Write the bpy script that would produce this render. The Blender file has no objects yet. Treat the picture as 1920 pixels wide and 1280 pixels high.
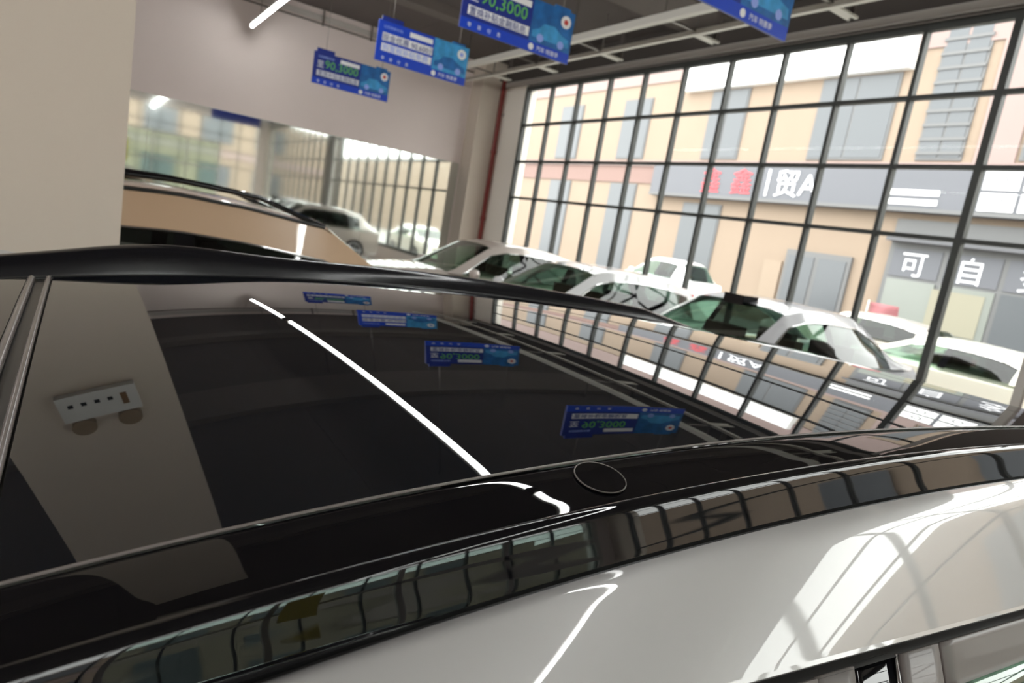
import bpy, bmesh, math, random
from mathutils import Vector, Matrix
random.seed(7)
sc = bpy.context.scene
COL = sc.collection

# ------------------------------------------------------------------ camera
CX, CY, CZ = 13.8334, -8.5370, 1.80
F_PX = 1234.97
cam_d = bpy.data.cameras.new('camera')
cam_d.sensor_width = 36.0
cam_d.lens = F_PX / 1920 * 36
cam_d.clip_start = 0.02
cam_d.clip_end = 300
cam_d.dof.use_dof = True
cam_d.dof.focus_distance = 0.75
cam_d.dof.aperture_fstop = 7.0
cam = bpy.data.objects.new('camera', cam_d)
COL.objects.link(cam)
right = Vector((0.52548085, 0.83405088, 0.16801488))
down = Vector((0.23023859, 0.05070786, -0.97181217))
fwd = Vector((-0.81906048, 0.5493522, -0.16538469))
cam.matrix_world = Matrix((
    (right.x, -down.x, -fwd.x, CX), (right.y, -down.y, -fwd.y, CY),
    (right.z, -down.z, -fwd.z, CZ), (0, 0, 0, 1)))
sc.camera = cam

# ------------------------------------------------------------------ world, exposure
w = bpy.data.worlds.new('overcast_sky')
sc.world = w
w.use_nodes = True
bg = w.node_tree.nodes['Background']
bg.inputs[0].default_value = (1.0, 0.985, 0.97, 1)
bg.inputs[1].default_value = 4.4
TUBE_POWER = 26.0
vs = sc.view_settings
vs.view_transform = 'Standard'
vs.look = 'None'
vs.exposure = 0.68
vs.gamma = 1.0
vs.use_curve_mapping = False
sc.cycles.use_denoising = True
sc.cycles.max_bounces = 10
sc.cycles.diffuse_bounces = 5
sc.cycles.transparent_max_bounces = 24
sc.cycles.sample_clamp_indirect = 6.0
sc.cycles.caustics_reflective = False
sc.cycles.caustics_refractive = False

# ------------------------------------------------------------------ materials
def srgb(r, g, b):
    f = lambda c: ((c / 255 + 0.055) / 1.055) ** 2.4 if c > 10 else c / 255 / 12.92
    return (f(r), f(g), f(b), 1)

MATS = {}
def mat(name, col, rough=0.5, metal=0.0, ior=1.5, coat=0.0, noise=0.0, nscale=8.0, bump=0.0, bscale=60.0, emit=0.0, spec=0.5):
    if name in MATS:
        return MATS[name]
    m = bpy.data.materials.new(name)
    m.use_nodes = True
    nt = m.node_tree
    b = nt.nodes['Principled BSDF']
    b.inputs['Base Color'].default_value = col
    b.inputs['Roughness'].default_value = rough
    b.inputs['Metallic'].default_value = metal
    b.inputs['IOR'].default_value = ior
    b.inputs['Coat Weight'].default_value = coat
    b.inputs['Coat Roughness'].default_value = 0.02
    b.inputs['Specular IOR Level'].default_value = spec
    if emit:
        b.inputs['Emission Color'].default_value = col
        b.inputs['Emission Strength'].default_value = emit
    if noise or bump:
        tc = nt.nodes.new('ShaderNodeTexCoord')
        n = nt.nodes.new('ShaderNodeTexNoise')
        n.inputs['Scale'].default_value = nscale
        n.inputs['Detail'].default_value = 5
        nt.links.new(tc.outputs['Object'], n.inputs['Vector'])
        if noise:
            mx = nt.nodes.new('ShaderNodeMix')
            mx.data_type = 'RGBA'
            mx.inputs['A'].default_value = tuple(c * (1 - noise) for c in col[:3]) + (1,)
            mx.inputs['B'].default_value = tuple(min(1, c * (1 + noise)) for c in col[:3]) + (1,)
            nt.links.new(n.outputs['Fac'], mx.inputs['Factor'])
            nt.links.new(mx.outputs['Result'], b.inputs['Base Color'])
        if bump:
            n2 = nt.nodes.new('ShaderNodeTexNoise')
            n2.inputs['Scale'].default_value = bscale
            nt.links.new(tc.outputs['Object'], n2.inputs['Vector'])
            bp = nt.nodes.new('ShaderNodeBump')
            bp.inputs['Strength'].default_value = bump
            bp.inputs['Distance'].default_value = 0.01
            nt.links.new(n2.outputs['Fac'], bp.inputs['Height'])
            nt.links.new(bp.outputs['Normal'], b.inputs['Normal'])
    MATS[name] = m
    return m

def glass(name, tint, gloss=1.0, ior=1.5):
    """thin pane: tinted see-through plus mirror reflection by Fresnel"""
    if name in MATS:
        return MATS[name]
    m = bpy.data.materials.new(name)
    m.use_nodes = True
    nt = m.node_tree
    nt.nodes.clear()
    out = nt.nodes.new('ShaderNodeOutputMaterial')
    mix = nt.nodes.new('ShaderNodeMixShader')
    tr = nt.nodes.new('ShaderNodeBsdfTransparent')
    gl = nt.nodes.new('ShaderNodeBsdfGlossy')
    fr = nt.nodes.new('ShaderNodeFresnel')
    geo = nt.nodes.new('ShaderNodeNewGeometry')      # same reflectance from both sides of the sheet
    mr = nt.nodes.new('ShaderNodeMapRange')
    mr.inputs['To Min'].default_value = ior
    mr.inputs['To Max'].default_value = 1 / ior
    nt.links.new(geo.outputs['Backfacing'], mr.inputs['Value'])
    nt.links.new(mr.outputs[0], fr.inputs['IOR'])
    tr.inputs[0].default_value = tint
    gl.inputs['Color'].default_value = (gloss, gloss, gloss, 1)
    gl.inputs['Roughness'].default_value = 0.005
    nt.links.new(fr.outputs[0], mix.inputs[0])
    nt.links.new(tr.outputs[0], mix.inputs[1])
    nt.links.new(gl.outputs[0], mix.inputs[2])
    nt.links.new(mix.outputs[0], out.inputs[0])
    MATS[name] = m
    return m

plaster = mat('white_plaster', srgb(226, 213, 208), 0.85, noise=0.03, nscale=1.5, bump=0.05)
plaster_col = mat('column_plaster', srgb(216, 204, 190), 0.8, noise=0.02, nscale=2, bump=0.04)
soffit = mat('dark_ceiling_paint', srgb(88, 80, 77), 0.9, noise=0.06, nscale=1.2)
beam_m = mat('beam_concrete', srgb(104, 96, 91), 0.85, noise=0.06, nscale=2)
trim_m = mat('grey_trim', srgb(190, 184, 178), 0.6)
mullion_m = mat('dark_mullion_metal', srgb(62, 64, 62), 0.55)
floor_m = mat('showroom_floor_tile', srgb(205, 202, 198), 0.15, noise=0.03, nscale=3)
pane_m = glass('window_pane_glass', (0.96, 0.98, 0.97, 1), 0.4, 1.12)
green_pane = glass('green_partition_glass', (0.80, 0.90, 0.86, 1), 0.6, 1.3)
mirror_m = mat('wall_mirror_silver', (0.78, 0.83, 0.80, 1), 0.05, metal=1.0)
tray_m = mat('galvanised_tray', srgb(215, 212, 203), 0.5)
red_pipe = mat('red_pipe_paint', srgb(120, 34, 28), 0.45)
tube_m = mat('tube_light_glow', (0.97, 0.985, 0.97, 1), 0.4, emit=TUBE_POWER)
white_metal = mat('white_enamel', srgb(225, 225, 222), 0.4)
wire_m = mat('steel_wire', srgb(120, 115, 110), 0.4, metal=0.8)
black_gloss = mat('gloss_black_panel', (0.004, 0.004, 0.005, 1), 0.015, ior=1.52)
roof_glass_m = mat('tinted_roof_glass', (0.004, 0.0055, 0.008, 1), 0.008, ior=1.72)
satin_black = mat('satin_black_rail', (0.006, 0.006, 0.008, 1), 0.16)
black_rubber = mat('black_rubber', (0.012, 0.012, 0.012, 1), 0.35)
seal_glint_m = mat('grey_seal_and_glint', srgb(120, 112, 108), 0.25)
grey_paint = mat('light_grey_car_paint', srgb(181, 179, 177), 0.32, coat=1.0)
white_paint = mat('white_car_paint', srgb(226, 227, 228), 0.3, coat=1.0)
silver_paint = mat('silver_car_paint', srgb(188, 188, 192), 0.3, coat=1.0, metal=0.2)
warm_silver = mat('warm_silver_car_paint', srgb(196, 186, 178), 0.3, coat=1.0, metal=0.2)
beige_paint = mat('beige_car_paint', srgb(192, 164, 136), 0.3, coat=1.0)
cream_paint = mat('cream_car_paint', srgb(240, 236, 222), 0.3, coat=1.0)
car_glass = glass('green_tinted_car_glass', (0.40, 0.55, 0.46, 1))
dark_glass = glass('dark_privacy_glass', (0.10, 0.12, 0.11, 1))
chrome = mat('chrome_trim', (0.8, 0.8, 0.8, 1), 0.12, metal=1.0)
tyre_m = mat('tyre_rubber', (0.015, 0.015, 0.015, 1), 0.8)
alloy = mat('alloy_wheel', (0.5, 0.5, 0.52, 1), 0.3, metal=1.0)
cabin_m = mat('dark_cabin_trim', (0.02, 0.02, 0.022, 1), 0.7)
cabin_blue = mat('dark_blue_seat', srgb(48, 60, 78), 0.6)
seat_m = mat('brown_seat_leather', srgb(70, 40, 34), 0.6)
lamp_glass = mat('headlamp_lens', (0.55, 0.57, 0.6, 1), 0.08)
taillamp = mat('red_tail_lamp', srgb(150, 20, 20), 0.15)
stone = mat('beige_facade_stone', srgb(138, 122, 107), 0.85, noise=0.05, nscale=0.8)
pink = mat('pink_facade_band', srgb(141, 123, 119), 0.85, noise=0.05, nscale=0.8)
redbrown = mat('red_brown_facade_band', srgb(126, 103, 97), 0.85, noise=0.04)
winframe = mat('grey_facade_window_frame', srgb(100, 100, 101), 0.6)
facglass = mat('grey_facade_glass', srgb(84, 87, 91), 0.3)
signgrey = mat('grey_sign_board', srgb(92, 93, 99), 0.6, noise=0.04, nscale=0.5)
white_board = mat('white_sign_board', srgb(250, 250, 250), 0.5)
red_letter = mat('red_sign_letter', srgb(190, 70, 78), 0.5)
white_letter = mat('white_sign_letter', srgb(245, 245, 250), 0.5)
asphalt = mat('grey_street', srgb(150, 148, 144), 0.9, noise=0.08, nscale=1.0)
sign_blue = mat('sign_royal_blue', srgb(18, 66, 190), 0.4)
sign_navy = mat('sign_navy', srgb(24, 44, 130), 0.4)
sign_cyan = mat('sign_cyan', srgb(60, 150, 205), 0.4, noise=0.5, nscale=9)
sign_teal = mat('sign_teal', srgb(30, 100, 165), 0.4, noise=0.7, nscale=7)
sign_green = mat('sign_green', srgb(105, 190, 85), 0.4)
sign_white = mat('sign_white', srgb(240, 240, 240), 0.4)
sign_lilac = mat('sign_lilac', srgb(150, 170, 235), 0.4)
sign_red = mat('sign_badge_red', srgb(200, 70, 60), 0.4)
yellow_m = mat('yellow_banner_cloth', srgb(205, 190, 50), 0.7)
red_cloth = mat('red_banner_cloth', srgb(146, 92, 96), 0.8)
cone_m = mat('orange_cone', srgb(190, 84, 70), 0.6)

# ------------------------------------------------------------------ helpers
def tag(o, label=None, cat=None, group=None, kind=None):
    if label: o['label'] = label
    if cat: o['category'] = cat
    if group: o['group'] = group
    if kind: o['kind'] = kind
    return o

def empty(name, loc, rz=0.0, **k):
    o = bpy.data.objects.new(name, None)
    o.empty_display_size = 0.1
    o.location = loc
    o.rotation_euler = (0, 0, rz)
    COL.objects.link(o)
    return tag(o, **k)

class MB:
    """collects geometry; build() links it as one mesh object, placed relative to its parent"""
    def __init__(self):
        self.v = []
        self.f = []
    def add(self, vs, fs):
        n = len(self.v)
        self.v += [tuple(p) for p in vs]
        self.f += [tuple(i + n for i in f) for f in fs]
        return self
    def box(self, x0, x1, y0, y1, z0, z1):
        vs = [(x, y, z) for x in (x0, x1) for y in (y0, y1) for z in (z0, z1)]
        return self.add(vs, [(0, 1, 3, 2), (4, 6, 7, 5), (0, 4, 5, 1), (2, 3, 7, 6), (0, 2, 6, 4), (1, 5, 7, 3)])
    def grid(self, rows, close=False):
        m = len(rows[0])
        vs = [p for r in rows for p in r]
        fs = []
        for i in range(len(rows) - 1):
            for j in range(m - 1 + (1 if close else 0)):
                k = (j + 1) % m
                fs.append((i * m + j, i * m + k, (i + 1) * m + k, (i + 1) * m + j))
        return self.add(vs, fs)
    def tube(self, pts, r, n=8, caps=True):
        pts = [Vector(p) for p in pts]
        rows = []
        for i, p in enumerate(pts):
            d = (pts[min(i + 1, len(pts) - 1)] - pts[max(i - 1, 0)]).normalized()
            a = Vector((0, 0, 1)) if abs(d.z) < 0.9 else Vector((1, 0, 0))
            u = d.cross(a).normalized()
            v = d.cross(u)
            rows.append([tuple(p + r * (math.cos(t) * u + math.sin(t) * v)) for t in [2 * math.pi * k / n for k in range(n)]])
        self.grid(rows, close=True)
        if caps:
            m = len(self.v)
            self.f.append(tuple(range(m - n, m)))
            self.f.append(tuple(range(m - n * len(pts), m - n * len(pts) + n))[::-1])
        return self
    def disc(self, c, nrm, r0, r1, n=24, thick=0.004):
        c = Vector(c); nrm = Vector(nrm).normalized()
        a = Vector((0, 0, 1)) if abs(nrm.z) < 0.9 else Vector((1, 0, 0))
        u = nrm.cross(a).normalized(); v = nrm.cross(u)
        ring = lambda r, h: [tuple(c + nrm * h + r * (math.cos(t) * u + math.sin(t) * v)) for t in [2 * math.pi * k / n for k in range(n)]]
        rows = [ring(r1, 0), ring(r1, thick), ring(max(r0, 1e-4), thick), ring(max(r0, 1e-4), 0)]
        return self.grid(rows, close=True)
    def build(self, name, m, parent=None, smooth=None, solid=0.0, world=True):
        me = bpy.data.meshes.new(name)
        vs = self.v
        if parent is not None and world:
            inv = WM(parent).inverted()
            vs = [tuple(inv @ Vector(p)) for p in vs]
        me.from_pydata(vs, [], self.f)
        bm = bmesh.new(); bm.from_mesh(me)
        bmesh.ops.remove_doubles(bm, verts=bm.verts, dist=1e-6)
        bmesh.ops.recalc_face_normals(bm, faces=bm.faces)
        bm.to_mesh(me); bm.free()
        if smooth is not None:
            me.shade_smooth()
            me.set_sharp_from_angle(angle=math.radians(smooth))
        me.materials.append(m)
        o = bpy.data.objects.new(name, me)
        COL.objects.link(o)
        if parent is not None:
            o.parent = parent
        if solid:
            md = o.modifiers.new('thickness', 'SOLIDIFY')
            md.thickness = solid
            md.offset = -1
        return o

def WM(o):
    m = Matrix.Translation(o.location) @ o.rotation_euler.to_matrix().to_4x4()
    return (WM(o.parent) @ m) if o.parent else m

def lettering(txt, size, m, parent, origin, xdir, zdir, name='lettering', ext=0.002):
    cu = bpy.data.curves.new(name, 'FONT')
    cu.body = txt
    cu.size = size
    cu.extrude = ext
    cu.align_x = 'LEFT'
    cu.resolution_u = 2
    t = bpy.data.objects.new(name + '_source', cu)
    COL.objects.link(t)
    bpy.context.view_layer.update()
    me = bpy.data.meshes.new_from_object(t.evaluated_get(bpy.context.evaluated_depsgraph_get()))
    bpy.data.objects.remove(t)
    bpy.data.curves.remove(cu)
    x = Vector(xdir); z = Vector(zdir); n = x.cross(z)
    M = Matrix(((x.x, z.x, n.x, origin[0]), (x.y, z.y, n.y, origin[1]), (x.z, z.z, n.z, origin[2]), (0, 0, 0, 1)))
    me.transform(WM(parent).inverted() @ M)
    me.materials.clear()
    me.materials.append(m)
    me.name = name
    o = bpy.data.objects.new(name, me)
    COL.objects.link(o)
    o.parent = parent
    return o

# ------------------------------------------------------------------ room shell
BX = -1.70                # back wall plane
RX = 24.0                 # far end of the showroom behind the camera
RY = -15.0
ZC = 5.74
ROWS = [0.55, 2.551, 3.391, 4.230, 5.07]      # horizontal bars of the window grid
fl = tag(MB().box(BX, RX, RY, 0.0, -0.10, 0.0).build('floor', floor_m), kind='structure')
ce = tag(MB().box(BX - 0.3, RX + 0.3, RY - 0.3, 0.3, ZC, ZC + 0.2).build('ceiling', soffit), kind='structure')
for bx0, bx1, bz in ((1.08, 1.46, 5.56), (4.75, 5.95, 5.62), (9.6, 10.0, 5.56), (14.0, 14.4, 5.56), (18.4, 18.8, 5.56)):
    tag(MB().box(bx0, bx1, RY, -0.02, bz, ZC).build('trim_%d' % (6 + int(bx0)), beam_m), kind='structure')
for py in (-2.6, -3.9, -6.8, -9.4, -12.0):
    MB().box(BX, RX, py - 0.012, py + 0.012, ZC - 0.004, ZC).build('ceiling_joint', soffit, ce)
tag(MB().box(BX - 0.3, BX, RY, 0.3, 0, ZC).build('wall_back', plaster), kind='structure')
wr_ = tag(MB().box(RX, RX + 0.3, RY, 0.3, 5.16, ZC).build('wall_right', plaster), kind='structure')
MB().box(RX, RX + 0.3, RY, 0.3, 0, ROWS[0]).build('sill_wall', plaster, wr_)
MB().box(RX, RX + 0.3, RY, -14.5, ROWS[0], 5.16).build('window_pier', plaster, wr_)
MB().box(RX, RX + 0.3, -0.5, 0.3, ROWS[0], 5.16).build('window_pier', plaster, wr_)
tag(MB().box(BX - 0.3, RX + 0.3, RY - 0.3, RY, 0, ZC).build('wall_left', plaster), kind='structure')
wf = tag(MB().box(BX, RX, 0.0, 0.3, 5.16, ZC).build('wall_front', mat('dark_fascia_paint', srgb(80, 74, 70), 0.9)), kind='structure')
MB().box(BX, -0.10, 0.0, 0.3, 0, 5.16).build('corner_pier', mat('lit_corner_plaster', srgb(246, 240, 230), 0.8, bump=0.03), wf)  # light on the corner pier put into its paler plaster colour
MB().box(11.10, 12.15, -0.02, 0.3, 0, 5.16).build('window_pier', beam_m, wf)
MB().box(23.25, RX, 0.0, 0.3, 0, 5.16).build('window_pier', plaster_col, wf)
MB().box(-0.10, 11.10, 0.0, 0.3, 0, ROWS[0]).build('sill_wall', plaster, wf)
MB().box(12.15, 23.25, 0.0, 0.3, 0, ROWS[0]).build('sill_wall', plaster, wf)
# pier in the corner, standing proud of the back wall
tag(MB().box(BX, BX + 0.55, -0.62, 0.0, 0, ZC).build('trim_1', plaster_col), kind='structure')
tag(MB().box(BX + 0.55, 11.05, -0.08, 0.0, 5.17, 5.27).build('trim_2', trim_m), kind='structure')
tag(MB().box(12.1, RX, -0.08, 0.0, 5.17, 5.27).build('trim_3', trim_m), kind='structure')
tag(MB().box(BX, BX + 0.03, RY, -0.62, 5.50, 5.62).build('trim_4', trim_m), kind='structure')

def window_bay(name, x0, n, pale_end):
    root = empty(name, (x0, 0, 0), kind='structure')
    b = 0.026
    for k in range(n + 1):
        x = x0 + k
        t = b if k not in (0, n, 10) else 0.042
        MB().box(x - t, x + t, -0.04, 0.06, ROWS[0], ROWS[-1] + 0.05).build('mullion', trim_m if (pale_end and k == n) else mullion_m, root)
    for i, z in enumerate(ROWS):
        t = b if 0 < i < len(ROWS) - 1 else 0.05
        MB().box(x0, x0 + n, -0.035, 0.05, z - t, z + t).build('transom', mullion_m, root)
    for k in range(n):
        for i in range(len(ROWS) - 1):
            MB().box(x0 + k + b, x0 + k + 1 - b, 0.004, 0.010, ROWS[i] + b, ROWS[i + 1] - b).build('pane', pane_m, root)
    return root
def window_end(name, y0, n):
    root = empty(name, (RX, y0, 0), kind='structure')
    b = 0.026
    for k in range(n + 1):
        MB().box(RX - 0.04, RX + 0.06, y0 + k - b, y0 + k + b, ROWS[0], ROWS[-1] + 0.05).build('mullion', mullion_m, root)
    for i, z in enumerate(ROWS):
        MB().box(RX - 0.035, RX + 0.05, y0, y0 + n, z - b, z + b).build('transom', mullion_m, root)
    for k in range(n):
        for i in range(len(ROWS) - 1):
            MB().box(RX + 0.004, RX + 0.010, y0 + k + b, y0 + k + 1 - b, ROWS[i] + b, ROWS[i + 1] - b).build('pane', pane_m, root)
window_end('window_3', -14.5, 14)
window_bay('window_1', 0.0, 11, True)
window_bay('window_2', 12.2, 11, False)

# round column rectangular in plan, left of the picture
tag(MB().box(10.40, 11.0, -9.12, -8.428, 0, ZC).build('trim_5', plaster_col), kind='structure')
el = empty('emergency_light', (11.0, -8.725, 2.42), label='white twin-spot emergency light fixed high on the cream column', cat='emergency light')
MB().box(11.0, 11.05, -8.875, -8.575, 2.42, 2.575).build('housing', white_metal, el)
for yy in (-8.84, -8.79, -8.74, -8.69):
    MB().box(11.05, 11.052, yy, yy + 0.02, 2.47, 2.49).build('indicator', black_rubber, el)
MB().box(11.05, 11.053, -8.64, -8.615, 2.46, 2.53).build('label_plate', mat('amber_label', srgb(130, 95, 55), 0.5), el)
for yy in (-8.815, -8.635):
    d = MB().disc((11.0, yy, 2.625), (1, 0, 0), 0, 0.048, thick=0.05).build('lamp_head', mat('smoked_lamp', srgb(150, 130, 105), 0.3), el, smooth=30)

# mirror along the back wall
mi = empty('wall_mirror', (BX, -6.0, 1.2), label='long frameless mirror fixed along the white back wall', cat='mirror')
for y0, y1 in ((-12.2, -9.9), (-9.9, -7.6), (-7.6, -5.3), (-5.3, -3.0), (-3.0, -0.66)):
    MB().box(BX, BX + 0.012, y0 + 0.002, y1 - 0.002, 0.5, 3.19).build('mirror_sheet', mirror_m, mi)
MB().box(BX, BX + 0.016, -12.2, -0.66, 3.19, 3.205).build('edge_strip', tray_m, mi)

# red standpipe in the corner
pp = empty('fire_pipe', (-1.02, -0.10, 0), label='dark red vertical fire pipe in the corner beside the window', cat='pipe')
MB().tube([(-1.02, -0.10, 0.0), (-1.02, -0.10, 5.30)], 0.055, 12).build('riser', red_pipe, pp, smooth=40)
for z in (1.9, 3.55):
    MB().tube([(-1.02, -0.10, z), (-1.02, -0.10, z + 0.09)], 0.068, 12).build('coupling', red_pipe, pp, smooth=40)
MB().box(-1.09, -0.95, -0.05, 0.0, 4.5, 4.54).build('bracket', trim_m, pp)
MB().box(-1.11, -0.93, -0.19, -0.01, 5.30, 5.42).build('ceiling_collar', mat('dull_green_steel', srgb(110, 104, 96), 0.6), pp)

# cable tray parallel to the window
ct = empty('cable_tray', (10, -1.45, 5.1), label='pale metal cable tray with two rails hung along the window wall', cat='cable tray')
MB().box(BX + 0.56, RX - 0.1, -1.85, -1.75, 5.04, 5.15).build('side_rail', tray_m, ct)
MB().box(BX + 0.56, RX - 0.1, -1.15, -1.07, 5.06, 5.13).build('side_rail', tray_m, ct)
for k, x in enumerate([0.2, 2.0, 4.0, 6.2, 8.4, 10.6, 13, 15.5, 18, 20.5, 23]):
    MB().box(x - 0.03, x + 0.03, -1.75, -1.15, 5.10, 5.12).build('rung', wire_m, ct)
    MB().tube([(x, -1.79, 5.1), (x, -1.79, ZC)], 0.012, 6).build('hanger_rod', wire_m, ct)
    MB().tube([(x, -1.11, 5.1), (x, -1.11, ZC)], 0.012, 6).build('hanger_rod', wire_m, ct)
    MB().box(x - 0.07, x + 0.07, -1.07, -0.66, 5.06, 5.09).build('wall_arm', tray_m, ct)
    MB().box(x - 0.03, x + 0.03, -0.72, -0.66, 5.06, ZC).build('wall_arm_post', soffit, ct)

# conduit under the ceiling along the back wall
cd = empty('conduit', (BX + 0.1, -5, 5.45), label='thin grey conduit with drop hangers along the top of the back wall', cat='conduit')
MB().tube([(BX + 0.06, -14.5, 5.44), (BX + 0.06, -0.66, 5.44)], 0.018, 8).build('pipe_run', wire_m, cd, smooth=40)
for y in (-11.5, -8.6, -4.45, -3.35):
    MB().tube([(BX + 0.06, y, 5.40), (BX + 0.06, y, ZC)], 0.02, 6).build('drop_hanger', beam_m, cd)

# ------------------------------------------------------------------ tube lights in one row, plus an added fill row
LY, LZ = -5.93, 4.90
x = BX + 0.42
k = 0
segs = []
segs.append((BX + 0.42, 1.78))
x = 2.22
while x < RX - 2.5:
    segs.append((x, min(x + 8.6, RX - 0.6)))
    x += 8.75
lab = ['linear tube light ending beside the back wall, lit white', 'linear tube light over the cars, second from the back wall',
       'linear tube light above the grey car, third from the back wall', 'linear tube light in the row, farthest from the back wall']
lights = [(a, b, LY, lab[min(i, 3)], 'row of ceiling tube lights') for i, (a, b) in enumerate(segs)]
for (a, b), o_ in zip(segs[1:], ('closest to the back wall', 'middle one of its row', 'farthest from the back wall')):
    lights.append((a, b, -11.9, 'added fill tube light, out of view behind the cream column, ' + o_, 'added row of ceiling fill tubes'))  # unseen second row, added to brighten the interior
for a, b, ly, lb, gr in lights:
    tl = empty('tube_light', ((a + b) / 2, ly, LZ), label=lb, cat='light', group=gr)
    MB().box(a, b, ly - 0.045, ly + 0.045, LZ + 0.025, LZ + 0.075).build('housing', white_metal, tl)
    MB().tube([(a + 0.02, ly, LZ), (b - 0.02, ly, LZ)], 0.026, 10).build('tube', tube_m, tl, smooth=40)
    MB().box(a - 0.03, a + 0.02, ly - 0.045, ly + 0.045, LZ - 0.03, LZ + 0.075).build('end_cap', wire_m, tl)
    MB().box(b - 0.02, b + 0.03, ly - 0.045, ly + 0.045, LZ - 0.03, LZ + 0.075).build('end_cap', wire_m, tl)
    n = max(2, int((b - a) / 3))
    for j in range(n):
        xx = a + (b - a) * (j + 0.5) / n
        MB().tube([(xx, ly, LZ + 0.07), (xx, ly, ZC - 0.005)], 0.006, 6).build('suspension_wire', wire_m, tl)

# ------------------------------------------------------------------ hanging blue signs
def hanging_sign(X, y0, y1, zb, zt, style, label):
    t = empty('hanging_sign', (X, (y0 + y1) / 2, zb), label=label, cat='sign', group='blue boards hung in a row from the ceiling')
    W = y1 - y0; Hh = zt - zb
    f = X + 0.012
    Y = lambda u: y0 + W * u
    Z = lambda v: zb + Hh * v
    def patch(u0, u1, v0, v1, m, name, d=0.002):
        return MB().box(f, f + d, Y(u0), Y(u1), Z(v0), Z(v1)).build(name, m, t)
    MB().box(X - 0.012, f, y0, y1, zb, zt).build('board', sign_navy if style != 2 else sign_blue, t)
    MB().box(X - 0.012, f, Y(0.03), Y(0.25), zt, zt + 0.06).build('top_tab', sign_navy, t)
    MB().box(X - 0.012, f, Y(0.80), Y(0.95), zt, zt + 0.03).build('top_tab', sign_teal, t)
    patch(0.0, 1.0, 0.0, 0.20, sign_blue, 'bottom_band')
    patch(0.60, 1.0, 0.20, 1.0, sign_teal if style != 2 else sign_cyan, 'picture_panel')
    # printed car picture: low rounded silhouette with two wheels
    pts = [(0.62, .30), (0.62, .42), (.68, .48), (.72, .60), (.82, .62), (.90, .50), (.97, .45), (.98, .30)]
    n = len(pts)
    mb = MB()
    mb.add([(f + 0.002, Y(u), Z(v)) for u, v in pts] + [(f + 0.004, Y(u), Z(v)) for u, v in pts],
           [tuple(range(n, 2 * n))] + [(i, (i + 1) % n, n + (i + 1) % n, n + i) for i in range(n)])
    mb.build('car_picture', sign_cyan if style != 2 else sign_teal, t)
    for u in (0.70, 0.90):
        MB().disc((f + 0.004, Y(u), Z(0.31)), (1, 0, 0), 0, 0.045, thick=0.001).build('wheel_picture', sign_lilac, t)
    MB().disc((f + 0.004, Y(0.92), Z(0.78)), (1, 0, 0), 0, 0.07, thick=0.001).build('badge', sign_white, t)
    MB().disc((f + 0.005, Y(0.92), Z(0.78)), (1, 0, 0), 0, 0.03, thick=0.001).build('badge_mark', sign_red if style != 2 else sign_lilac, t)
    # pill and text lines
    patch(0.33, 0.58, 0.80, 0.92, sign_white, 'pill', 0.003)
    lettering('以旧换新补贴', 0.048, sign_lilac, t, (f + 0.002, Y(0.05), Z(0.83)), (0, 1, 0), (0, 0, 1))
    if style == 2:
        patch(0.05, 0.59, 0.52, 0.72, sign_white, 'text_plate', 0.0015)
        lettering('现金优惠 90,600元', 0.10, sign_navy, t, (f + 0.002, Y(0.05), Z(0.54)), (0, 1, 0), (0, 0, 1))
        patch(0.05, 0.59, 0.27, 0.46, sign_white, 'text_plate', 0.0015)
        lettering('购置税补贴免费', 0.10, sign_lilac, t, (f + 0.002, Y(0.06), Z(0.29)), (0, 1, 0), (0, 0, 1))
    else:
        lettering('至', 0.13, sign_white, t, (f + 0.002, Y(0.04), Z(0.54)), (0, 1, 0), (0, 0, 1))
        lettering('90,3000', 0.19, sign_green, t, (f + 0.002, Y(0.14), Z(0.54)), (0, 1, 0), (0, 0, 1))
        patch(0.05, 0.59, 0.27, 0.44, sign_white, 'text_plate', 0.0015)
        lettering('置换补贴金融贴息', 0.092, sign_navy, t, (f + 0.002, Y(0.06), Z(0.29)), (0, 1, 0), (0, 0, 1))
    for j in range(4):
        lettering('零首付息'[j], 0.05, sign_white, t, (f + 0.002, Y(0.06 + 0.085 * j), Z(0.06)), (0, 1, 0), (0, 0, 1))
    MB().disc((f + 0.002, Y(0.63), Z(0.10)), (1, 0, 0), 0, 0.036, thick=0.001).build('logo_disc', sign_white, t)
    lettering('汽车 特惠季', 0.06, sign_white, t, (f + 0.002, Y(0.68), Z(0.06)), (0, 1, 0), (0, 0, 1))
    for u in (0.14, 0.88):
        MB().tube([(X, Y(u), zt), (X, Y(u), ZC)], 0.004, 6).build('suspension_wire', wire_m, t)
hanging_sign(1.40, -5.34, -3.92, 3.73, 4.27, 1, 'small blue hanging sign with green figures, closest to the back wall')
hanging_sign(4.50, -5.33, -3.92, 3.76, 4.29, 2, 'blue hanging sign with white text plates and a cyan picture panel')
hanging_sign(7.00, -5.32, -3.86, 3.81, 4.37, 1, 'blue hanging sign with large green figures, third from the back wall')
hanging_sign(9.58, -4.98, -3.30, 3.88, 4.46, 3, 'blue hanging sign farthest from the back wall, partly above the view')

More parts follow.
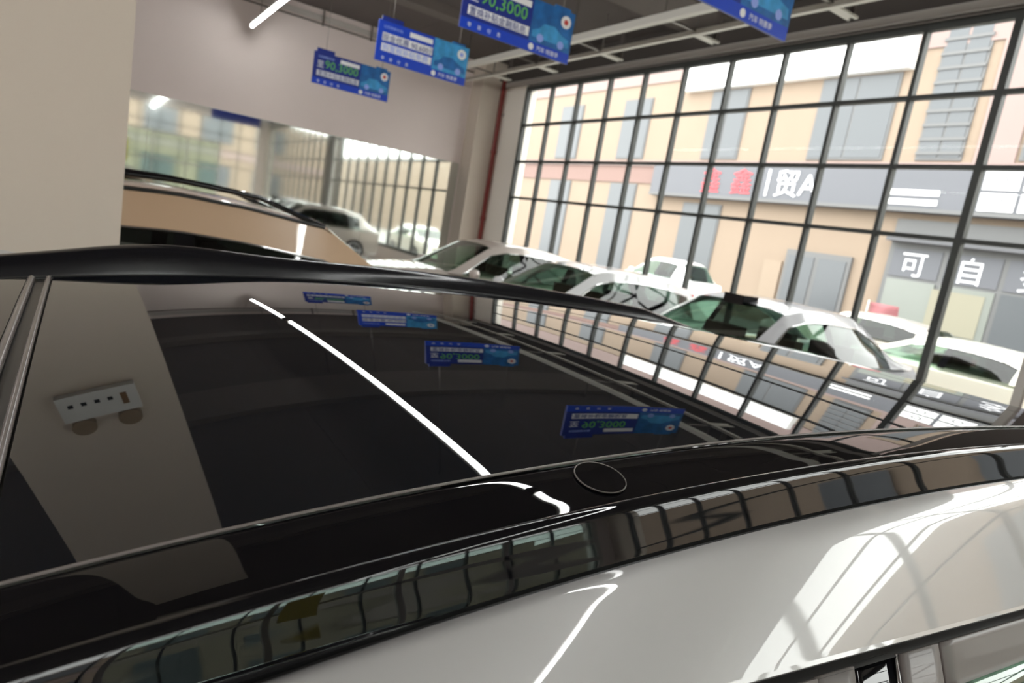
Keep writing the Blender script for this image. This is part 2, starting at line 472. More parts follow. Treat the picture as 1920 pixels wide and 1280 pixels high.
# ------------------------------------------------------------------ the grey car right in front of the camera
COEF = {(0, 1): 0.03401, (0, 2): -0.07781, (0, 3): 0.02489, (0, 4): -0.00172, (1, 0): -0.04258, (1, 1): 0.01487, (1, 2): 0.0022,
        (1, 3): 0.0113, (2, 0): -0.05838, (2, 1): 0.00558, (2, 2): 0.02929, (3, 0): -0.00769, (3, 1): 0.04741, (4, 0): -0.03472}
def roofz(x, y):
    """height of the crowned roof skin (metres, relative to 1.80 m)"""
    u = x + 0.91; v = y - 0.65
    return -0.182 + sum(c * u ** i * v ** j for (i, j), c in COEF.items())
XN, XF = -0.50, -1.50
def W3(x, y, z):
    return (CX + x, CY + y, CZ + z)
def lin(a, b, n):
    return [a + (b - a) * i / (n - 1) for i in range(n)]
car = empty('suv', W3(-1.0, 0.9, -CZ), label='light grey SUV with a black panoramic glass roof and black roof rails', cat='car')
def near_grid(name, m, y0, y1, ny, prof, smooth=35, parent=car):
    """prof(y) -> list of (x, z)"""
    return MB().grid([[W3(x, y, z) for x, z in prof(y)] for y in lin(y0, y1, ny)]).build(name, m, parent, smooth=smooth)
def glassprof(y):
    return [(x, roofz(x, y)) for x in lin(XN, XF, 90)]
near_grid('roof_glass', roof_glass_m, -0.045, 1.80, 150, glassprof, 60)
near_grid('rear_roof_panel', roof_glass_m, -0.62, -0.085, 40, glassprof, 60)
near_grid('front_header', black_gloss, 1.808, 1.95, 10, glassprof, 60)
# seam between the two roof panels
seam = near_grid('roof_seam', black_rubber, -0.088, -0.042, 6, lambda y: [(x, z - 0.006) for x, z in glassprof(y)], 60)
for yy, r in ((-0.052, 0.0045), (-0.078, 0.006)):
    MB().tube([W3(x, yy, roofz(x, yy) - 0.001) for x in lin(XN - 0.005, XF + 0.005, 40)], r, 8).build('seam_lip', seal_glint_m, seam, smooth=60)
# edge beads; the near one paints the bright crease highlight in grey
ys = lin(-0.62, 1.94, 90)
MB().tube([W3(XN + 0.001, y, roofz(XN, y) - 0.0005) for y in ys], 0.0015, 8).build('edge_bead', seal_glint_m, car, smooth=60)
MB().tube([W3(XF - 0.001, y, roofz(XF, y) - 0.0005) for y in ys], 0.0022, 8).build('edge_bead', black_rubber, car, smooth=60)

def spline(pts, n):
    """Catmull-Rom through profile points"""
    out = []
    P = [pts[0]] + pts + [pts[-1]]
    for i in range(1, len(P) - 2):
        for k in range(n):
            t = k / n
            out.append(tuple(0.5 * (2 * P[i][c] + (P[i + 1][c] - P[i - 1][c]) * t + (2 * P[i - 1][c] - 5 * P[i][c] + 4 * P[i + 1][c] - P[i + 2][c]) * t * t
                             + (3 * P[i][c] - P[i - 1][c] - 3 * P[i + 1][c] + P[i + 2][c]) * t ** 3) for c in (0, 1)))
    out.append(pts[-1])
    return out
ze = lambda y: roofz(XN, y)
zf = lambda y: roofz(XF, y)
SH = spline([(-0.4985, -0.0035), (-0.492, -0.003), (-0.475, -0.0055), (-0.450, -0.0105), (-0.425, -0.0165), (-0.408, -0.0185)], 8)
RL = spline([(-0.408, -0.0185), (-0.402, -0.010), (-0.397, 0.004), (-0.392, 0.0105), (-0.387, 0.0120), (-0.382, 0.0095), (-0.3785, 0.003), (-0.3725, -0.014), (-0.3680, -0.0265), (-0.3665, -0.031)], 6)
GR = [(-0.3665, -0.031), (-0.3675, -0.036), (-0.3655, -0.0375), (-0.3635, -0.036), (-0.3625, -0.034)]
near_grid('roof_side_panel', black_gloss, -0.75, 1.95, 110, lambda y: [(x, ze(y) + z) for x, z in SH], 60)
near_grid('roof_rail', black_gloss, -0.72, 1.92, 110, lambda y: [(x, ze(y) + z) for x, z in RL], 60)
near_grid('rail_gasket', black_rubber, -0.75, 1.95, 80, lambda y: [(x, ze(y) + z) for x, z in GR], 60)
FSH = spline([(XF - 0.0015, -0.004), (XF - 0.03, -0.012), (XF - 0.07, -0.026), (XF - 0.095, -0.034)], 6)
FRL = spline([(XF - 0.095, -0.034), (XF - 0.101, -0.012), (XF - 0.110, 0.012), (XF - 0.122, 0.0225), (XF - 0.140, 0.0255), (XF - 0.152, 0.020), (XF - 0.160, 0.004), (XF - 0.168, -0.03)], 6)
near_grid('roof_side_panel', satin_black, -0.75, 2.0, 90, lambda y: [(x, zf(y) + z) for x, z in FSH], 60)
near_grid('roof_rail', satin_black, -0.72, 2.0, 90, lambda y: [(x, zf(y) - 0.034 + (z + 0.034) * max(0.1, min(1.0, 1 - (y - 1.6) / 0.5)) * (1 + 0.36 * math.exp(-((y - 0.13) / 0.19) ** 2))) for x, z in FRL], 60)
# plug cover in the roof side panel
pc = Vector(W3(-0.467, 0.447, ze(0.447) - 0.0058))
pn = Vector((0.19, -0.065, 1)).normalized()
plug = MB().disc(pc, pn, 0, 0.0255, 40, 0.0012).build('plug_cover', black_gloss, car, smooth=30)
u_ = pn.cross(Vector((0, 1, 0))).normalized(); v_ = pn.cross(u_)
ring = [tuple(pc + pn * 0.0006 + 0.0268 * (math.cos(t) * u_ + math.sin(t) * v_)) for t in [2 * math.pi * k / 48 for k in range(49)]]
MB().tube(ring, 0.0008, 6, caps=False).build('plug_ring', seal_glint_m, plug, smooth=60)

# painted cant rail beside the roof, door gap, frames and side glass
def gapz(y):
    return -0.331 - 0.075 * (max(y, -0.2) - 0.55) - (0.25 * (-0.2 - y) ** 2 if y < -0.2 else 0) - (0.18 * (y - 1.2) ** 2 if y > 1.2 else 0)
CN = 28
_p = [(0.0, 0.0)]
for _i in range(CN - 1):
    _t = (_i + 0.5) / (CN - 1)
    _q = min(1.0, _t / 0.26)
    _ang = math.radians(12 + 38 * _q * _q * (3 - 2 * _q) + 7 * max(0, _t - 0.26))
    _p.append((_p[-1][0] + math.cos(_ang), _p[-1][1] - math.sin(_ang)))
def cant(y):
    """shoulder of the painted side: quick roll at the rail, then nearly flat down to the door gap"""
    a = (-0.3625, ze(y) - 0.034); b = (-0.278, gapz(y))
    ca = complex(b[0] - a[0], b[1] - a[1]) / complex(*_p[-1])
    out = []
    for px_, pz_ in _p:
        c = complex(px_, pz_) * ca
        out.append((a[0] + c.real, a[1] + c.imag))
    return out
near_grid('cant_rail', grey_paint, -0.9, 2.15, 120, cant, 60)
near_grid('drip_edge', grey_paint, -0.9, 2.15, 80, lambda y: [(-0.278, gapz(y)), (-0.2755, gapz(y) - 0.003), (-0.277, gapz(y) - 0.006), (-0.283, gapz(y) - 0.007)], 60)
near_grid('door_gap', black_rubber, -0.9, 2.15, 60, lambda y: [(-0.283, gapz(y) - 0.006), (-0.290, gapz(y) - 0.012), (-0.290, gapz(y) - 0.020), (-0.279, gapz(y) - 0.024)], 60)
BELT = -0.80
frame_m = mat('shaded_frame_grey', srgb(108, 101, 97), 0.45, coat=0.15)  # shade on the grey door frames put into a darker base colour
def sidex(y, z):
    return -0.279 + 0.44 * (gapz(y) - 0.02 - z)
def side_strip(name, m, y0, y1, d0, d1, ny=24, nz=8, off=0.0, to_belt=False):
    rows = []
    for y in lin(y0, y1, ny):
        z0 = gapz(y) - 0.022 - d0
        z1 = BELT if to_belt else gapz(y) - 0.022 - d1
        rows.append([W3(sidex(y, z) + off, y, z) for z in lin(z0, z1, nz)])
    return MB().grid(rows).build(name, m, car, smooth=40, solid=0.006)
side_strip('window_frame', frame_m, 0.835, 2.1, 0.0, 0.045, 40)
side_strip('window_glass', car_glass, 0.845, 2.0, 0.048, 0, 30, 8, -0.008, True)
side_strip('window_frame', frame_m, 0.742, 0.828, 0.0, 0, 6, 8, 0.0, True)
side_strip('door_shut_gap', black_rubber, 0.826, 0.838, 0.0, 0, 3, 8, -0.010, True)
side_strip('centre_pillar', black_gloss, 0.655, 0.735, 0.0, 0, 6, 8, -0.006, True)
side_strip('pillar_trim', chrome, 0.7355, 0.7395, 0.0, 0, 3, 8, -0.002, True)
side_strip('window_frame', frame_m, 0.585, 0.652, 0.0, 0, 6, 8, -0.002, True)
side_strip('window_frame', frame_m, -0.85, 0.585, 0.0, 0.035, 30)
side_strip('window_glass', dark_glass, -0.75, 0.580, 0.038, 0, 30, 8, -0.008, True)
# far flank mirrors the near one
MB().grid([[W3(-2.0 - x, y, z + zf(y) - ze(y)) for x, z in cant(y)] for y in lin(-0.9, 1.85, 80)]).build('cant_rail', grey_paint, car, smooth=60)
MB().grid([[W3(-2.0 - sidex(y, z), y, z) for z in lin(gapz(y) - 0.02, BELT, 8)] for y in lin(-0.75, 2.0, 30)]).build('window_glass', dark_glass, car, smooth=40)
# windscreen, rear screen
rows = []
for t in lin(0, 1, 20):
    y = 1.95 + 0.75 * t
    hw = 0.56 + 0.22 * t
    rows.append([W3(-1.0 + s * hw, y + 0.10 * (1 - s * s) * t, roofz(-1.0 + s * 0.5, 1.95) * (1 - t) + (BELT + 0.02) * t + 0.05 * math.sin(math.pi * t)) for s in lin(1, -1, 24)])
MB().grid(rows).build('windscreen', dark_glass, car, smooth=60)
rows = []
for t in lin(0, 1, 16):
    y = -0.62 - 0.62 * t
    rows.append([W3(-1.0 + s * (0.5 + 0.15 * t), y - 0.06 * (1 - s * s) * t, roofz(-1.0 + s * 0.5, -0.62) * (1 - t) + (BELT + 0.05) * t + 0.05 * math.sin(math.pi * t)) for s in lin(1, -1, 20)])
MB().grid(rows).build('rear_screen', dark_glass, car, smooth=60)
for sgn in (1, -1):
    MB().tube([W3(-1.0 + sgn * (0.60 + 0.20 * t), 1.98 + 0.74 * t, -0.31 * (1 - t) + (BELT + 0.02) * t + 0.04 * math.sin(math.pi * t)) for t in lin(0, 1, 10)], 0.045, 10).build('front_pillar', grey_paint, car, smooth=60)
    MB().tube([W3(-1.0 + sgn * (0.62 + 0.14 * t), -0.68 - 0.60 * t, -0.40 * (1 - t) + (BELT + 0.02) * t) for t in lin(0, 1, 8)], 0.06, 10).build('rear_pillar', grey_paint, car, smooth=60)
# lower body loft
def body_sec(y):
    hood = BELT + 0.02
    if y > 2.55: hood = BELT + 0.02 - 0.10 * ((y - 2.55) / 0.85) ** 1.6
    e = 1.0
    if y > 2.9: e = 1 - 0.22 * ((y - 2.9) / 0.5) ** 2
    if y < -1.1: e = 1 - 0.18 * ((-1.1 - y) / 0.4) ** 2
    w_ = 0.935 * e
    half = [(0.0, hood + 0.015), (0.5 * w_, hood + 0.01), (0.86 * w_, hood - 0.01), (0.965 * w_, hood - 0.06), (w_, -1.05), (w_ * 0.985, -1.30), (w_ * 0.96, -1.52), (w_ * 0.80, -1.56), (0, -1.57)]
    return [W3(-1.0 + s * x_, y, z_) for s in (1,) for x_, z_ in half] + [W3(-1.0 - x_, y, z_) for x_, z_ in half[-2:0:-1]]
stations = lin(-1.5, 3.4, 40)
mb = MB().grid([body_sec(y) for y in stations], close=True)
n = len(body_sec(0))
mb.f.append(tuple(range(n)))
mb.f.append(tuple(range(len(mb.v) - n, len(mb.v))))
mb.build('body', grey_paint, car, smooth=35)
def wheel(parent, c, axis, r=0.36, wd=0.24):
    c = Vector(c); a = Vector(axis).normalized()
    t = MB().tube([c - a * wd / 2, c + a * wd / 2], r, 28).build('tyre', tyre_m, parent, smooth=35)
    h = MB()
    h.disc(c + a * (wd / 2 - 0.002), a, 0.20, 0.25, 28, 0.01)
    h.disc(c + a * (wd / 2 - 0.002), a, 0, 0.06, 16, 0.014)
    u = a.cross(Vector((0, 0, 1))).normalized(); v = a.cross(u)
    for k in range(5):
        ang = 2 * math.pi * k / 5
        d = math.cos(ang) * u + math.sin(ang) * v
        h.tube([c + a * (wd / 2 + 0.004) + d * 0.04, c + a * (wd / 2 + 0.004) + d * 0.22], 0.02, 6)
    h.build('rim', alloy, t, smooth=35)
for sgn in (1, -1):
    for yy in (-0.55, 2.45):
        wheel(car, W3(-1.0 + sgn * 0.83, yy, -CZ + 0.36), (sgn, 0, 0))
    MB().box(*(lambda a, b: (min(a, b), max(a, b)))(CX - 1.0 + sgn * 0.55, CX - 1.0 + sgn * 0.80), CY + 3.30, CY + 3.36, CZ - 1.08, CZ - 0.98).build('headlamp', lamp_glass, car)
    MB().box(*(lambda a, b: (min(a, b), max(a, b)))(CX - 1.0 + sgn * 0.50, CX - 1.0 + sgn * 0.78), CY - 1.52, CY - 1.47, CZ - 1.02, CZ - 0.94).build('tail_lamp', taillamp, car)
# seats
for xx in (-0.62, -1.38):
    rows = []
    for t in lin(0, 1, 10):
        rr = 0.13 * math.sqrt(max(1e-4, 1 - (2 * t - 1) ** 2)) ** 0.7
        rows.append([W3(xx + rr * 1.1 * math.cos(a), 0.98 + 0.45 * rr * math.sin(a), -0.62 + 0.24 * t) for a in [2 * math.pi * k / 14 for k in range(14)]])
    MB().grid(rows, close=True).build('headrest', cabin_blue, car, smooth=60)
    mbx = MB(); mbx.box(CX + xx - 0.24, CX + xx + 0.24, CY + 0.92, CY + 1.06, CZ - 1.25, CZ - 0.62)
    mbx.build('seat_back', cabin_m, car)
MB().box(CX - 1.7, CX - 0.3, CY + 1.9, CY + 2.5, CZ - 1.1, CZ - 0.80).build('dashboard', cabin_m, car)

# ------------------------------------------------------------------ other cars (local: x lateral, y front, z up)
def interp(tab, x):
    for (a, va), (b, vb) in zip(tab, tab[1:]):
        if x <= b or (b, vb) == tab[-1]:
            t = min(1, max(0, (x - a) / (b - a)))
            t = t * t * (3 - 2 * t) * 0.35 + t * 0.65
            return va + (vb - va) * t
def make_car(name, loc, rz, paint, label, cat, H=1.50, L0=-2.1, L1=2.25, rails=False, group=None, glassm=None, roofm=None, tall=0.0, header=0.28, cowl=1.05, tailrun=0.55, frame=0.10, sensor=False):
    g = glassm or car_glass
    t = empty(name, loc, rz, label=label, cat=cat, group=group)
    M = WM(t)
    zb = 0.98 + tall
    tail = L0 + 0.12
    rr = L0 + tailrun
    RT = [(tail, zb + 0.06), (rr, H - 0.11), (-0.9, H - 0.02), (-0.35, H), (0.0, H - 0.015), (header, H - 0.075), (cowl, zb + 0.02)]
    WR = [(tail, 0.60), (rr, 0.56), (-0.4, 0.60), (header, 0.585), (cowl, 0.72)]
    WB = [(L0, 0.80), (-1.2, 0.90), (0.4, 0.90), (cowl, 0.86), (L1, 0.72)]
    lerp = lambda tab, x: next((va + (vb - va) * (x - a) / (b - a) for (a, va), (b, vb) in zip(tab, tab[1:]) if a <= x <= b), tab[0][1] if x < tab[0][0] else tab[-1][1])
    zr = lambda L: lerp(RT, L) if L < rr or L > header else interp(RT[1:6], L)
    def S(L, tt, s, off=0.0):
        z1, w1 = zr(L), lerp(WR, L)
        ed = min(0.05, (z1 - zb) * 0.5)
        if tt <= 0.5:
            q = tt / 0.5
            x = w1 * math.sin(q * math.pi / 2)
            z = z1 - ed * (1 - math.cos(q * math.pi / 2)) ** 1.0
        else:
            q = (tt - 0.5) / 0.5
            wb = lerp(WB, L)
            x = w1 + (wb - 0.02 - w1) * q + 0.02 * math.sin(math.pi * q)
            z = (z1 - ed) + (zb - (z1 - ed)) * q
        return M @ Vector((s * (x + off), L, z + off * 0.6))
    def surf(nm, m, La, Lb, ta, tb, sides, nl, nt, off=0.0, parent=t):
        mb = MB()
        ta_ = ta if callable(ta) else (lambda L: ta)
        tb_ = tb if callable(tb) else (lambda L: tb)
        for s in sides:
            mb.grid([[S(L, tq, s, off) for tq in lin(ta_(L), tb_(L), nt)] for L in lin(La, Lb, nl)])
        return mb.build(nm, m, parent, smooth=45)
    both = (1, -1)
    surf('roof', roofm or paint, rr + 0.02, header, 0, 0.5, both, 26, 12)
    surf('windscreen', g, header + 0.015, cowl, 0, 0.43, both, 14, 10)
    surf('rear_screen', g, tail, rr - 0.02, 0, 0.42, both, 10, 10)
    for s in both:
        surf('front_pillar', paint, header, cowl, 0.43, 0.5, (s,), 14, 4)
        surf('rear_pillar', paint, tail, rr + 0.02, 0.42, 0.5, (s,), 10, 4)
        hgt = lambda L: max(0.02, zr(L) - 0.05 - zb)
        tg = lambda L: 0.5 + 0.5 * min(0.85, frame / hgt(L))
        surf('roof_frame', paint, tail, cowl, 0.5, tg, (s,), 50, 4)
        c0, c1 = min(rr + 0.12, L0 + 0.72), cowl - 0.20
        surf('rear_quarter', paint, tail, c0, tg, 1.0, (s,), 12, 8)
        surf('door_window', glassm or dark_glass, c0, -0.36, tg, 0.985, (s,), 14, 8)
        surf('centre_pillar', black_gloss, -0.36, -0.25, tg, 1.0, (s,), 4, 8)
        surf('door_window', g, -0.25, c1, tg, 0.985, (s,), 16, 8)
        surf('mirror_corner', paint, c1, cowl, tg, 1.0, (s,), 8, 6)
        mb = MB()
        mb.tube([S(L, tg(L), s, 0.004) for L in lin(c0, c1, 30)], 0.008, 6)
        mb.build('window_trim', chrome, t, smooth=60)
        # door mirror
        c = S(cowl - 0.32, 0.93, s) + (M.to_3x3() @ Vector((s * 0.15, 0, 0.02)))
        rows = []
        for q in lin(0, 1, 9):
            r_ = math.sqrt(max(1e-3, 1 - (2 * q - 1) ** 2)) ** 0.6
            rows.append([c + M.to_3x3() @ Vector((s * 0.22 * (q - 0.5), 0.07 * r_ * math.cos(a), 0.085 * r_ * math.sin(a))) for a in [2 * math.pi * k / 12 for k in range(12)]])
        mm = MB().grid(rows, close=True).build('door_mirror', paint, t, smooth=60)
        MB().tube([S(cowl - 0.30, 0.99, s), c + M.to_3x3() @ Vector((-s * 0.05, 0, -0.05))], 0.025, 8).build('mirror_stalk', black_rubber, mm, smooth=60)
        if rails:
            mb = MB()
            pts = [S(L, 0.42, s) + M.to_3x3() @ Vector((0, 0, 0.085 * min(1, 6 * (q if q < 0.5 else 1 - q)))) for q, L in zip(lin(0, 1, 30), lin(rr + 0.15, header - 0.02, 30))]
            mb.tube(pts, 0.018, 8)
            mb.build('roof_rail', black_gloss, t, smooth=60)
            MB().tube([S(L, 0.44, s, 0.002) for L in lin(rr + 0.05, header - 0.02, 30)], 0.014, 8).build('roof_ditch_trim', black_rubber, t, smooth=60)
    # lower body
    def sec(L):
        wb = lerp(WB, L)
        top = zb + 0.01
        if L > cowl: top = zb + 0.01 - 0.16 * ((L - cowl) / (L1 - cowl)) ** 1.8
        if L < tail: top = zb + 0.03
        z0 = 0.24
        half = [(0, top + 0.02), (0.55 * wb, top + 0.012), (0.90 * wb, top - 0.01), (0.985 * wb, top - 0.07), (wb * 1.015, top - 0.25), (wb, 0.55), (wb * 0.97, 0.32), (wb * 0.85, z0), (0, z0)]
        return [M @ Vector((x, L, z)) for x, z in half] + [M @ Vector((-x, L, z)) for x, z in half[-2:0:-1]]
    mb = MB().grid([sec(L) for L in lin(L0, L1, 36)], close=True)
    n = len(sec(0))
    mb.f.append(tuple(range(n)))
    mb.f.append(tuple(range(len(mb.v) - n, len(mb.v))))
    mb.build('body', paint, t, smooth=40)
    P3 = lambda x, y, z: M @ Vector((x, y, z))
    def lbox(nm, m, x0, x1, y0, y1, z0, z1):
        vs_ = [P3(x, y, z) for x in (x0, x1) for y in (y0, y1) for z in (z0, z1)]
        return MB().add(vs_, [(0, 1, 3, 2), (4, 6, 7, 5), (0, 4, 5, 1), (2, 3, 7, 6), (0, 2, 6, 4), (1, 5, 7, 3)]).build(nm, m, t)
    for s in both:
        a, b = sorted((s * 0.42, s * 0.68))
        lbox('headlamp', lamp_glass, a, b, L1 - 0.05, L1 + 0.01, 0.68, 0.78)
        lbox('tail_lamp', taillamp, a, b, L0 - 0.01, L0 + 0.05, 0.80, 0.92)
        a, b = sorted((s * 0.12, s * 0.60))
        sb = lbox('seat_back', seat_m, a, b, -0.12, 0.02, 0.62, 1.16 + tall)
        lbox('seat_back', cabin_m, a, b, -1.10, -0.98, 0.62, 1.14 + tall)
        for yy in (L0 + 0.82, L1 - 0.85):
            c = P3(s * 0.80, yy, 0.33)
            wheel(t, c, M.to_3x3() @ Vector((s, 0, 0)), 0.33, 0.22)
    if sensor:
        lbox('windscreen_sensor', black_gloss, -0.13, 0.13, header - 0.14, header + 0.10, H - 0.11, H - 0.005)
    lbox('grille', black_rubber, -0.40, 0.40, L1 - 0.05, L1 + 0.008, 0.50, 0.66)
    lbox('dashboard', cabin_m, -0.70, 0.70, cowl - 0.45, cowl - 0.02, 0.80, zb + 0.02)
    return t

PI = math.pi
make_car('suv', (8.55, -7.72, 0), 0.0, beige_paint, 'beige SUV with black roof rails standing beside the cream column', 'car', H=1.70, L0=-2.7, L1=1.85, rails=True, tall=0.18, header=0.62, cowl=1.30, glassm=dark_glass, frame=0.21)
make_car('hatchback', (9.22, -2.36, 0), PI, silver_paint, 'silver white car by the window, the one closest to the grey SUV', 'car', H=1.54, L0=-2.2, tailrun=0.98, sensor=True, group='cars parked nose-in along the window')
make_car('hatchback', (6.62, -2.72, 0), PI, white_paint, 'bright white car in the middle of the row along the window', 'car', H=1.52, L0=-2.1, group='cars parked nose-in along the window')
make_car('hatchback', (3.95, -2.75, 0), PI, warm_silver, 'warm silver car in the row by the window, closest to the red pipe', 'car', H=1.56, L0=-2.1, group='cars parked nose-in along the window')

make_car('suv', (17.7, -7.3, 0), 0.0, mat('charcoal_car_paint', srgb(58, 56, 56), 0.3, coat=1.0), 'out-of-view charcoal SUV added to block light beside the light grey SUV', 'car', H=1.66, L0=-2.3, tall=0.12, glassm=dark_glass)  # added out of view to keep low side light off the door frames

# ------------------------------------------------------------------ the street and the shop building across it
tag(MB().box(-45, 60, -30, 40, -0.35, -0.15).build('ground', asphalt), kind='structure')
FY = 14.0
b = empty('shop_building', (0, FY, -0.15), label='beige stone shop building with grey windows across the street', cat='building')
def part(nm, m, x0, x1, z0, z1, d=0.1, parent=b, back=0.0):
    return MB().box(x0, x1, FY - d, FY + back, z0, z1).build(nm, m, parent)
MB().box(-45, 12.2, FY, FY + 6, -0.15, 11.8).build('wall', stone, b)
MB().box(12.2, 60, FY + 0.2, FY + 6, -0.15, 6.3).build('wall', stone, b)
part('band', pink, -45, 12.2, 9.75, 11.8, 0.06)
part('band', redbrown, -45, -9.9, 5.05, 5.95, 0.06)
part('band', pink, -45, 12.2, 5.85, 6.12, 0.14)
part('band', pink, 3.5, 4.6, 6.1, 9.75, 0.08)
def fwin(x0, x1, z0, z1, slats=0):
    f = part('window', winframe, x0, x1, z0, z1, 0.05)
    xm = (x0 + x1) / 2
    for a, c in ((x0 + 0.08, xm - 0.04), (xm + 0.04, x1 - 0.08)):
        MB().box(a, c, FY - 0.07, FY - 0.05, z0 + 0.08, z1 - 0.08).build('pane', facglass, f)
    for k in range(slats):
        z = z0 + (z1 - z0) * (k + 0.5) / slats
        MB().box(x0, x1, FY - 0.11, FY - 0.07, z - 0.05, z + 0.05).build('slat', winframe, f)
    return f
for x0, x1, z0, z1, sl in ((-7.5, -5.5, 6.2, 9.1, 0), (-2.25, 0.65, 6.2, 9.1, 0), (1.75, 3.15, 6.2, 10.6, 10), (4.7, 5.9, 6.2, 9.4, 0),
                           (-13.2, -11.2, 6.2, 9.1, 0), (-18.6, -16.6, 6.2, 9.1, 0), (-24, -22, 6.2, 9.1, 0), (-30, -28, 6.2, 9.1, 0),
                           (-13.2, -11.2, 0.6, 5.0, 0), (-18.6, -16.6, 0.6, 5.0, 0), (-24, -22, 0.6, 5.0, 0), (-30, -28, 0.6, 5.0, 0),
                           (-7.9, -5.7, 0.6, 4.3, 0),
                           (9, 11, 6.2, 9.4, 0),
                           (13, 16, 0.4, 4.0, 0), (19, 22, 0.4, 4.0, 0), (25, 28, 0.4, 4.0, 0)):
    fwin(x0, x1, z0, z1, sl)
# doorway
dr = part('doorway', winframe, -2.05, 0.55, 0.0, 2.85, 0.12)
for a, c in ((-1.9, -0.85), (-0.65, 0.4)):
    MB().box(a, c, FY - 0.15, FY - 0.12, 0.1, 2.65).build('door_leaf', facglass, dr)
part('notice_board', mat('cream_notice', srgb(140, 124, 108), 0.7), -3.0, -2.2, 0.9, 2.35, 0.08)
# glazed shop front
sf = part('shop_front', winframe, 1.75, 12.0, 0.0, 4.3, 0.10)
for k in range(6):
    x0 = 1.85 + k * 1.68
    MB().box(x0 + 0.06, x0 + 1.58, FY - 0.14, FY - 0.10, 0.1, 2.35).build('pane', facglass if k in (2,) else mat('lit_shop_glass', srgb(118, 122, 117), 0.3), sf)
    MB().box(x0 + 0.06, x0 + 1.58, FY - 0.13, FY - 0.10, 2.45, 3.35).build('sign_panel', signgrey, sf)
    lettering('可自多贝行车'[k], 0.86, white_letter, sf, (x0 + 0.35, FY - 0.135, 2.56), (1, 0, 0), (0, 0, 1))
MB().box(3.4, 4.9, FY - 0.16, FY - 0.14, 0.9, 2.2).build('price_poster', mat('pale_poster', srgb(134, 130, 114), 0.7), sf)
MB().box(1.75, 12.0, FY - 0.5, FY - 0.1, 3.55, 3.75).build('canopy_edge', mat('dull_canopy', srgb(84, 84, 88), 0.6), sf)
# long sign fascia
fs = empty('shop_sign', (0, FY - 0.2, 4.5), label='long grey shop fascia with red and white characters over the shop fronts', cat='sign')
MB().box(-9.8, 12.0, FY - 0.45, FY - 0.01, 4.5, 5.84).build('fascia', signgrey, fs)
MB().box(-9.8, 12.0, FY - 0.50, FY - 0.45, 4.5, 4.62).build('fascia_lip', winframe, fs)
for ch, x0, m in (('鑫', -6.75, red_letter), ('鑫', -5.15, red_letter), ('丨', -3.9, white_letter), ('贸', -3.05, white_letter), ('A', -1.95, white_letter)):
    lettering(ch, 1.1, m, fs, (x0, FY - 0.46, 4.82), (1, 0, 0), (0, 0, 1), ext=0.02)
for z in (4.72, 5.02):
    MB().box(1.3, 3.0, FY - 0.48, FY - 0.45, z, z + 0.17).build('white_stripe', white_board, fs)
for i in range(4):
    for z in (4.66, 5.28):
        MB().box(4.15 + i * 1.05, 5.08 + i * 1.05, FY - 0.48, FY - 0.45, z, z + 0.52).build('white_panel', white_board, fs)
        MB().disc((4.62 + i * 1.05, FY - 0.48, z + 0.26), (0, -1, 0), 0.11, 0.16, 20, 0.005).build('panel_emblem', signgrey, fs)
# bright white board high on the facade
part('signboard', white_board, -9.0, 0.95, 9.15, 10.35, 0.35)['label'] = 'wide blank white signboard high on the facade'
eb = empty('side_building', (44, -6, -0.15), label='beige low building beyond the glazed end of the showroom', cat='building')
MB().box(44, 50, -30, 10, -0.15, 7.2).build('wall', stone, eb)
for k in range(7):
    for z0 in (1.0, 4.7):
        f_ = MB().box(43.92, 44.0, -22 + k * 4.2, -19.6 + k * 4.2, z0, z0 + 1.9).build('window', winframe, eb)
        MB().box(43.90, 43.92, -21.9 + k * 4.2, -19.7 + k * 4.2, z0 + 0.1, z0 + 1.8).build('pane', facglass, f_)
MB().box(43.9, 44.0, -30, 10, 3.6, 4.1).build('band', pink, eb)
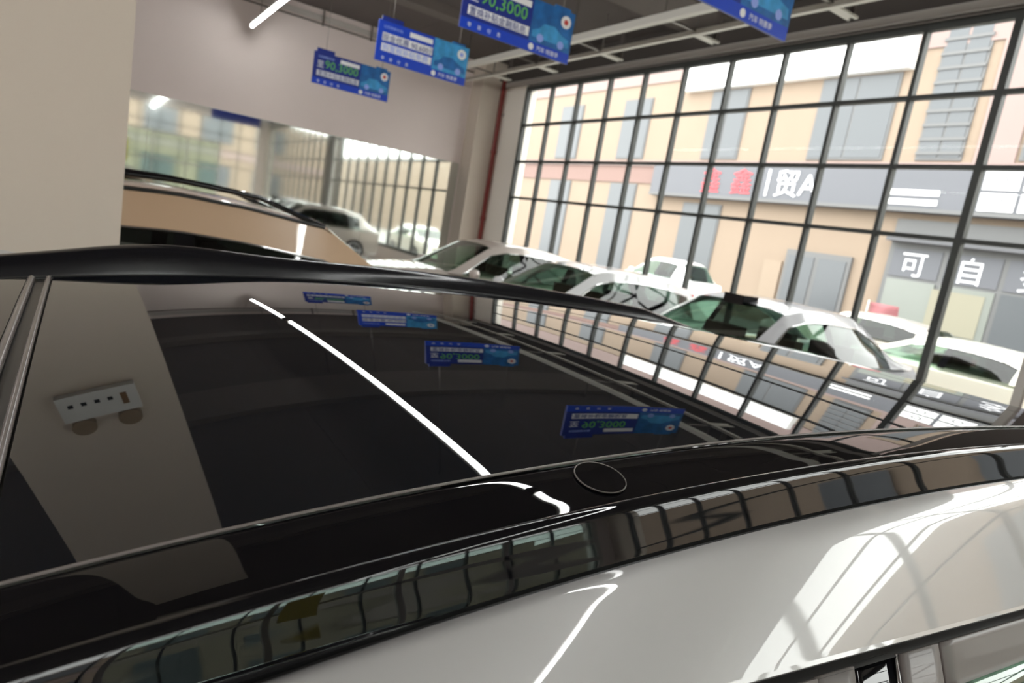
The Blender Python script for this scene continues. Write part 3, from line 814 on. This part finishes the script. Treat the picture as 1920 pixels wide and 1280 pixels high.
# street items
make_car('city_car', (8.75, 3.5, -0.15), PI / 2, cream_paint, 'cream car parked on the street just outside the window', 'car', H=1.45, L0=-1.9, L1=1.9, group=None)
make_car('city_car', (-2.2, 8.0, -0.15), PI / 2, white_paint, 'bright white tall car parked outside beyond the middle of the window', 'car', H=1.92, L0=-1.7, L1=1.75, tall=0.3)
make_car('city_car', (5.6, 6.6, -0.15), PI / 2, warm_silver, 'pale silver car parked outside, seen over the roof of the white cars', 'car', H=1.50, L0=-2.1)
def banner(X, Y, h, label):
    t = empty('flag_banner', (X, Y, -0.15), label=label, cat='banner')
    MB().tube([(X, Y, -0.15), (X, Y, h)], 0.02, 8).build('pole', white_metal, t, smooth=60)
    MB().grid([[(X + 0.05 + 0.85 * u, Y + 0.05 * math.sin(6 * u + 3 * v), h - 0.05 - 0.5 * v) for u in lin(0, 1, 9)] for v in lin(0, 1, 6)]).build('cloth', red_cloth, t, smooth=60, solid=0.004)
    MB().disc((X, Y, -0.15), (0, 0, 1), 0, 0.2, 16, 0.03).build('base', white_metal, t)
banner(3.1, 11.0, 1.55, 'red flag banner standing in front of the glazed shop front')
def cone(X, Y):
    t = empty('traffic_cone', (X, Y, -0.05), label='orange red traffic cone by the doorway across the street', cat='cone')
    rows = [[(X + r * math.cos(a), Y + r * math.sin(a), z) for a in [2 * PI * k / 16 for k in range(16)]] for r, z in ((0.30, 0.0), (0.22, 0.25), (0.04, 0.95))]
    MB().grid(rows, close=True).build('cone_body', cone_m, t, smooth=60)
    MB().box(X - 0.35, X + 0.35, Y - 0.35, Y + 0.35, -0.15, 0.0).build('cone_base', cone_m, t)
    rows = [[(X + r * math.cos(a), Y + r * math.sin(a), z) for a in [2 * PI * k / 16 for k in range(16)]] for r, z in ((0.165, 0.5), (0.125, 0.65))]
    MB().grid(rows, close=True).build('cone_stripe', white_metal, t, smooth=60)
cone(-0.25, 12.6)

# ------------------------------------------------------------------ glazed office at the far end (seen in the mirror)
gp = empty('glass_partition', (20.5, -8, 0), label='green glass office partition with pale posts at the end of the showroom', cat='partition')
for k in range(5):
    y = -9.0 + k * 1.5
    MB().box(20.46, 20.54, y - 0.04, y + 0.04, 0, 3.6).build('post', trim_m, gp)
    if k < 4:
        for z0, z1 in ((0.1, 2.2), (2.3, 3.5)):
            MB().box(20.495, 20.505, y + 0.04, y + 1.46, z0, z1).build('pane', green_pane, gp)
for z in (0.05, 2.25, 3.55):
    MB().box(20.46, 20.54, -9.0, -3.0, z - 0.05, z + 0.05).build('rail', trim_m, gp)
yb = empty('hanging_banner', (20.0, -7.3, 1.6), label='narrow yellow banner hung in front of the green glass partition', cat='banner')
MB().box(19.99, 20.01, -7.45, -7.05, 1.9, 3.0).build('cloth', yellow_m, yb)
MB().tube([(20.0, -7.5, 3.02), (20.0, -7.0, 3.02)], 0.015, 8).build('rod', wire_m, yb)
for y in (-7.48, -7.02):
    MB().tube([(20.0, y, 3.02), (20.0, y, ZC)], 0.004, 6).build('suspension_wire', wire_m, yb)
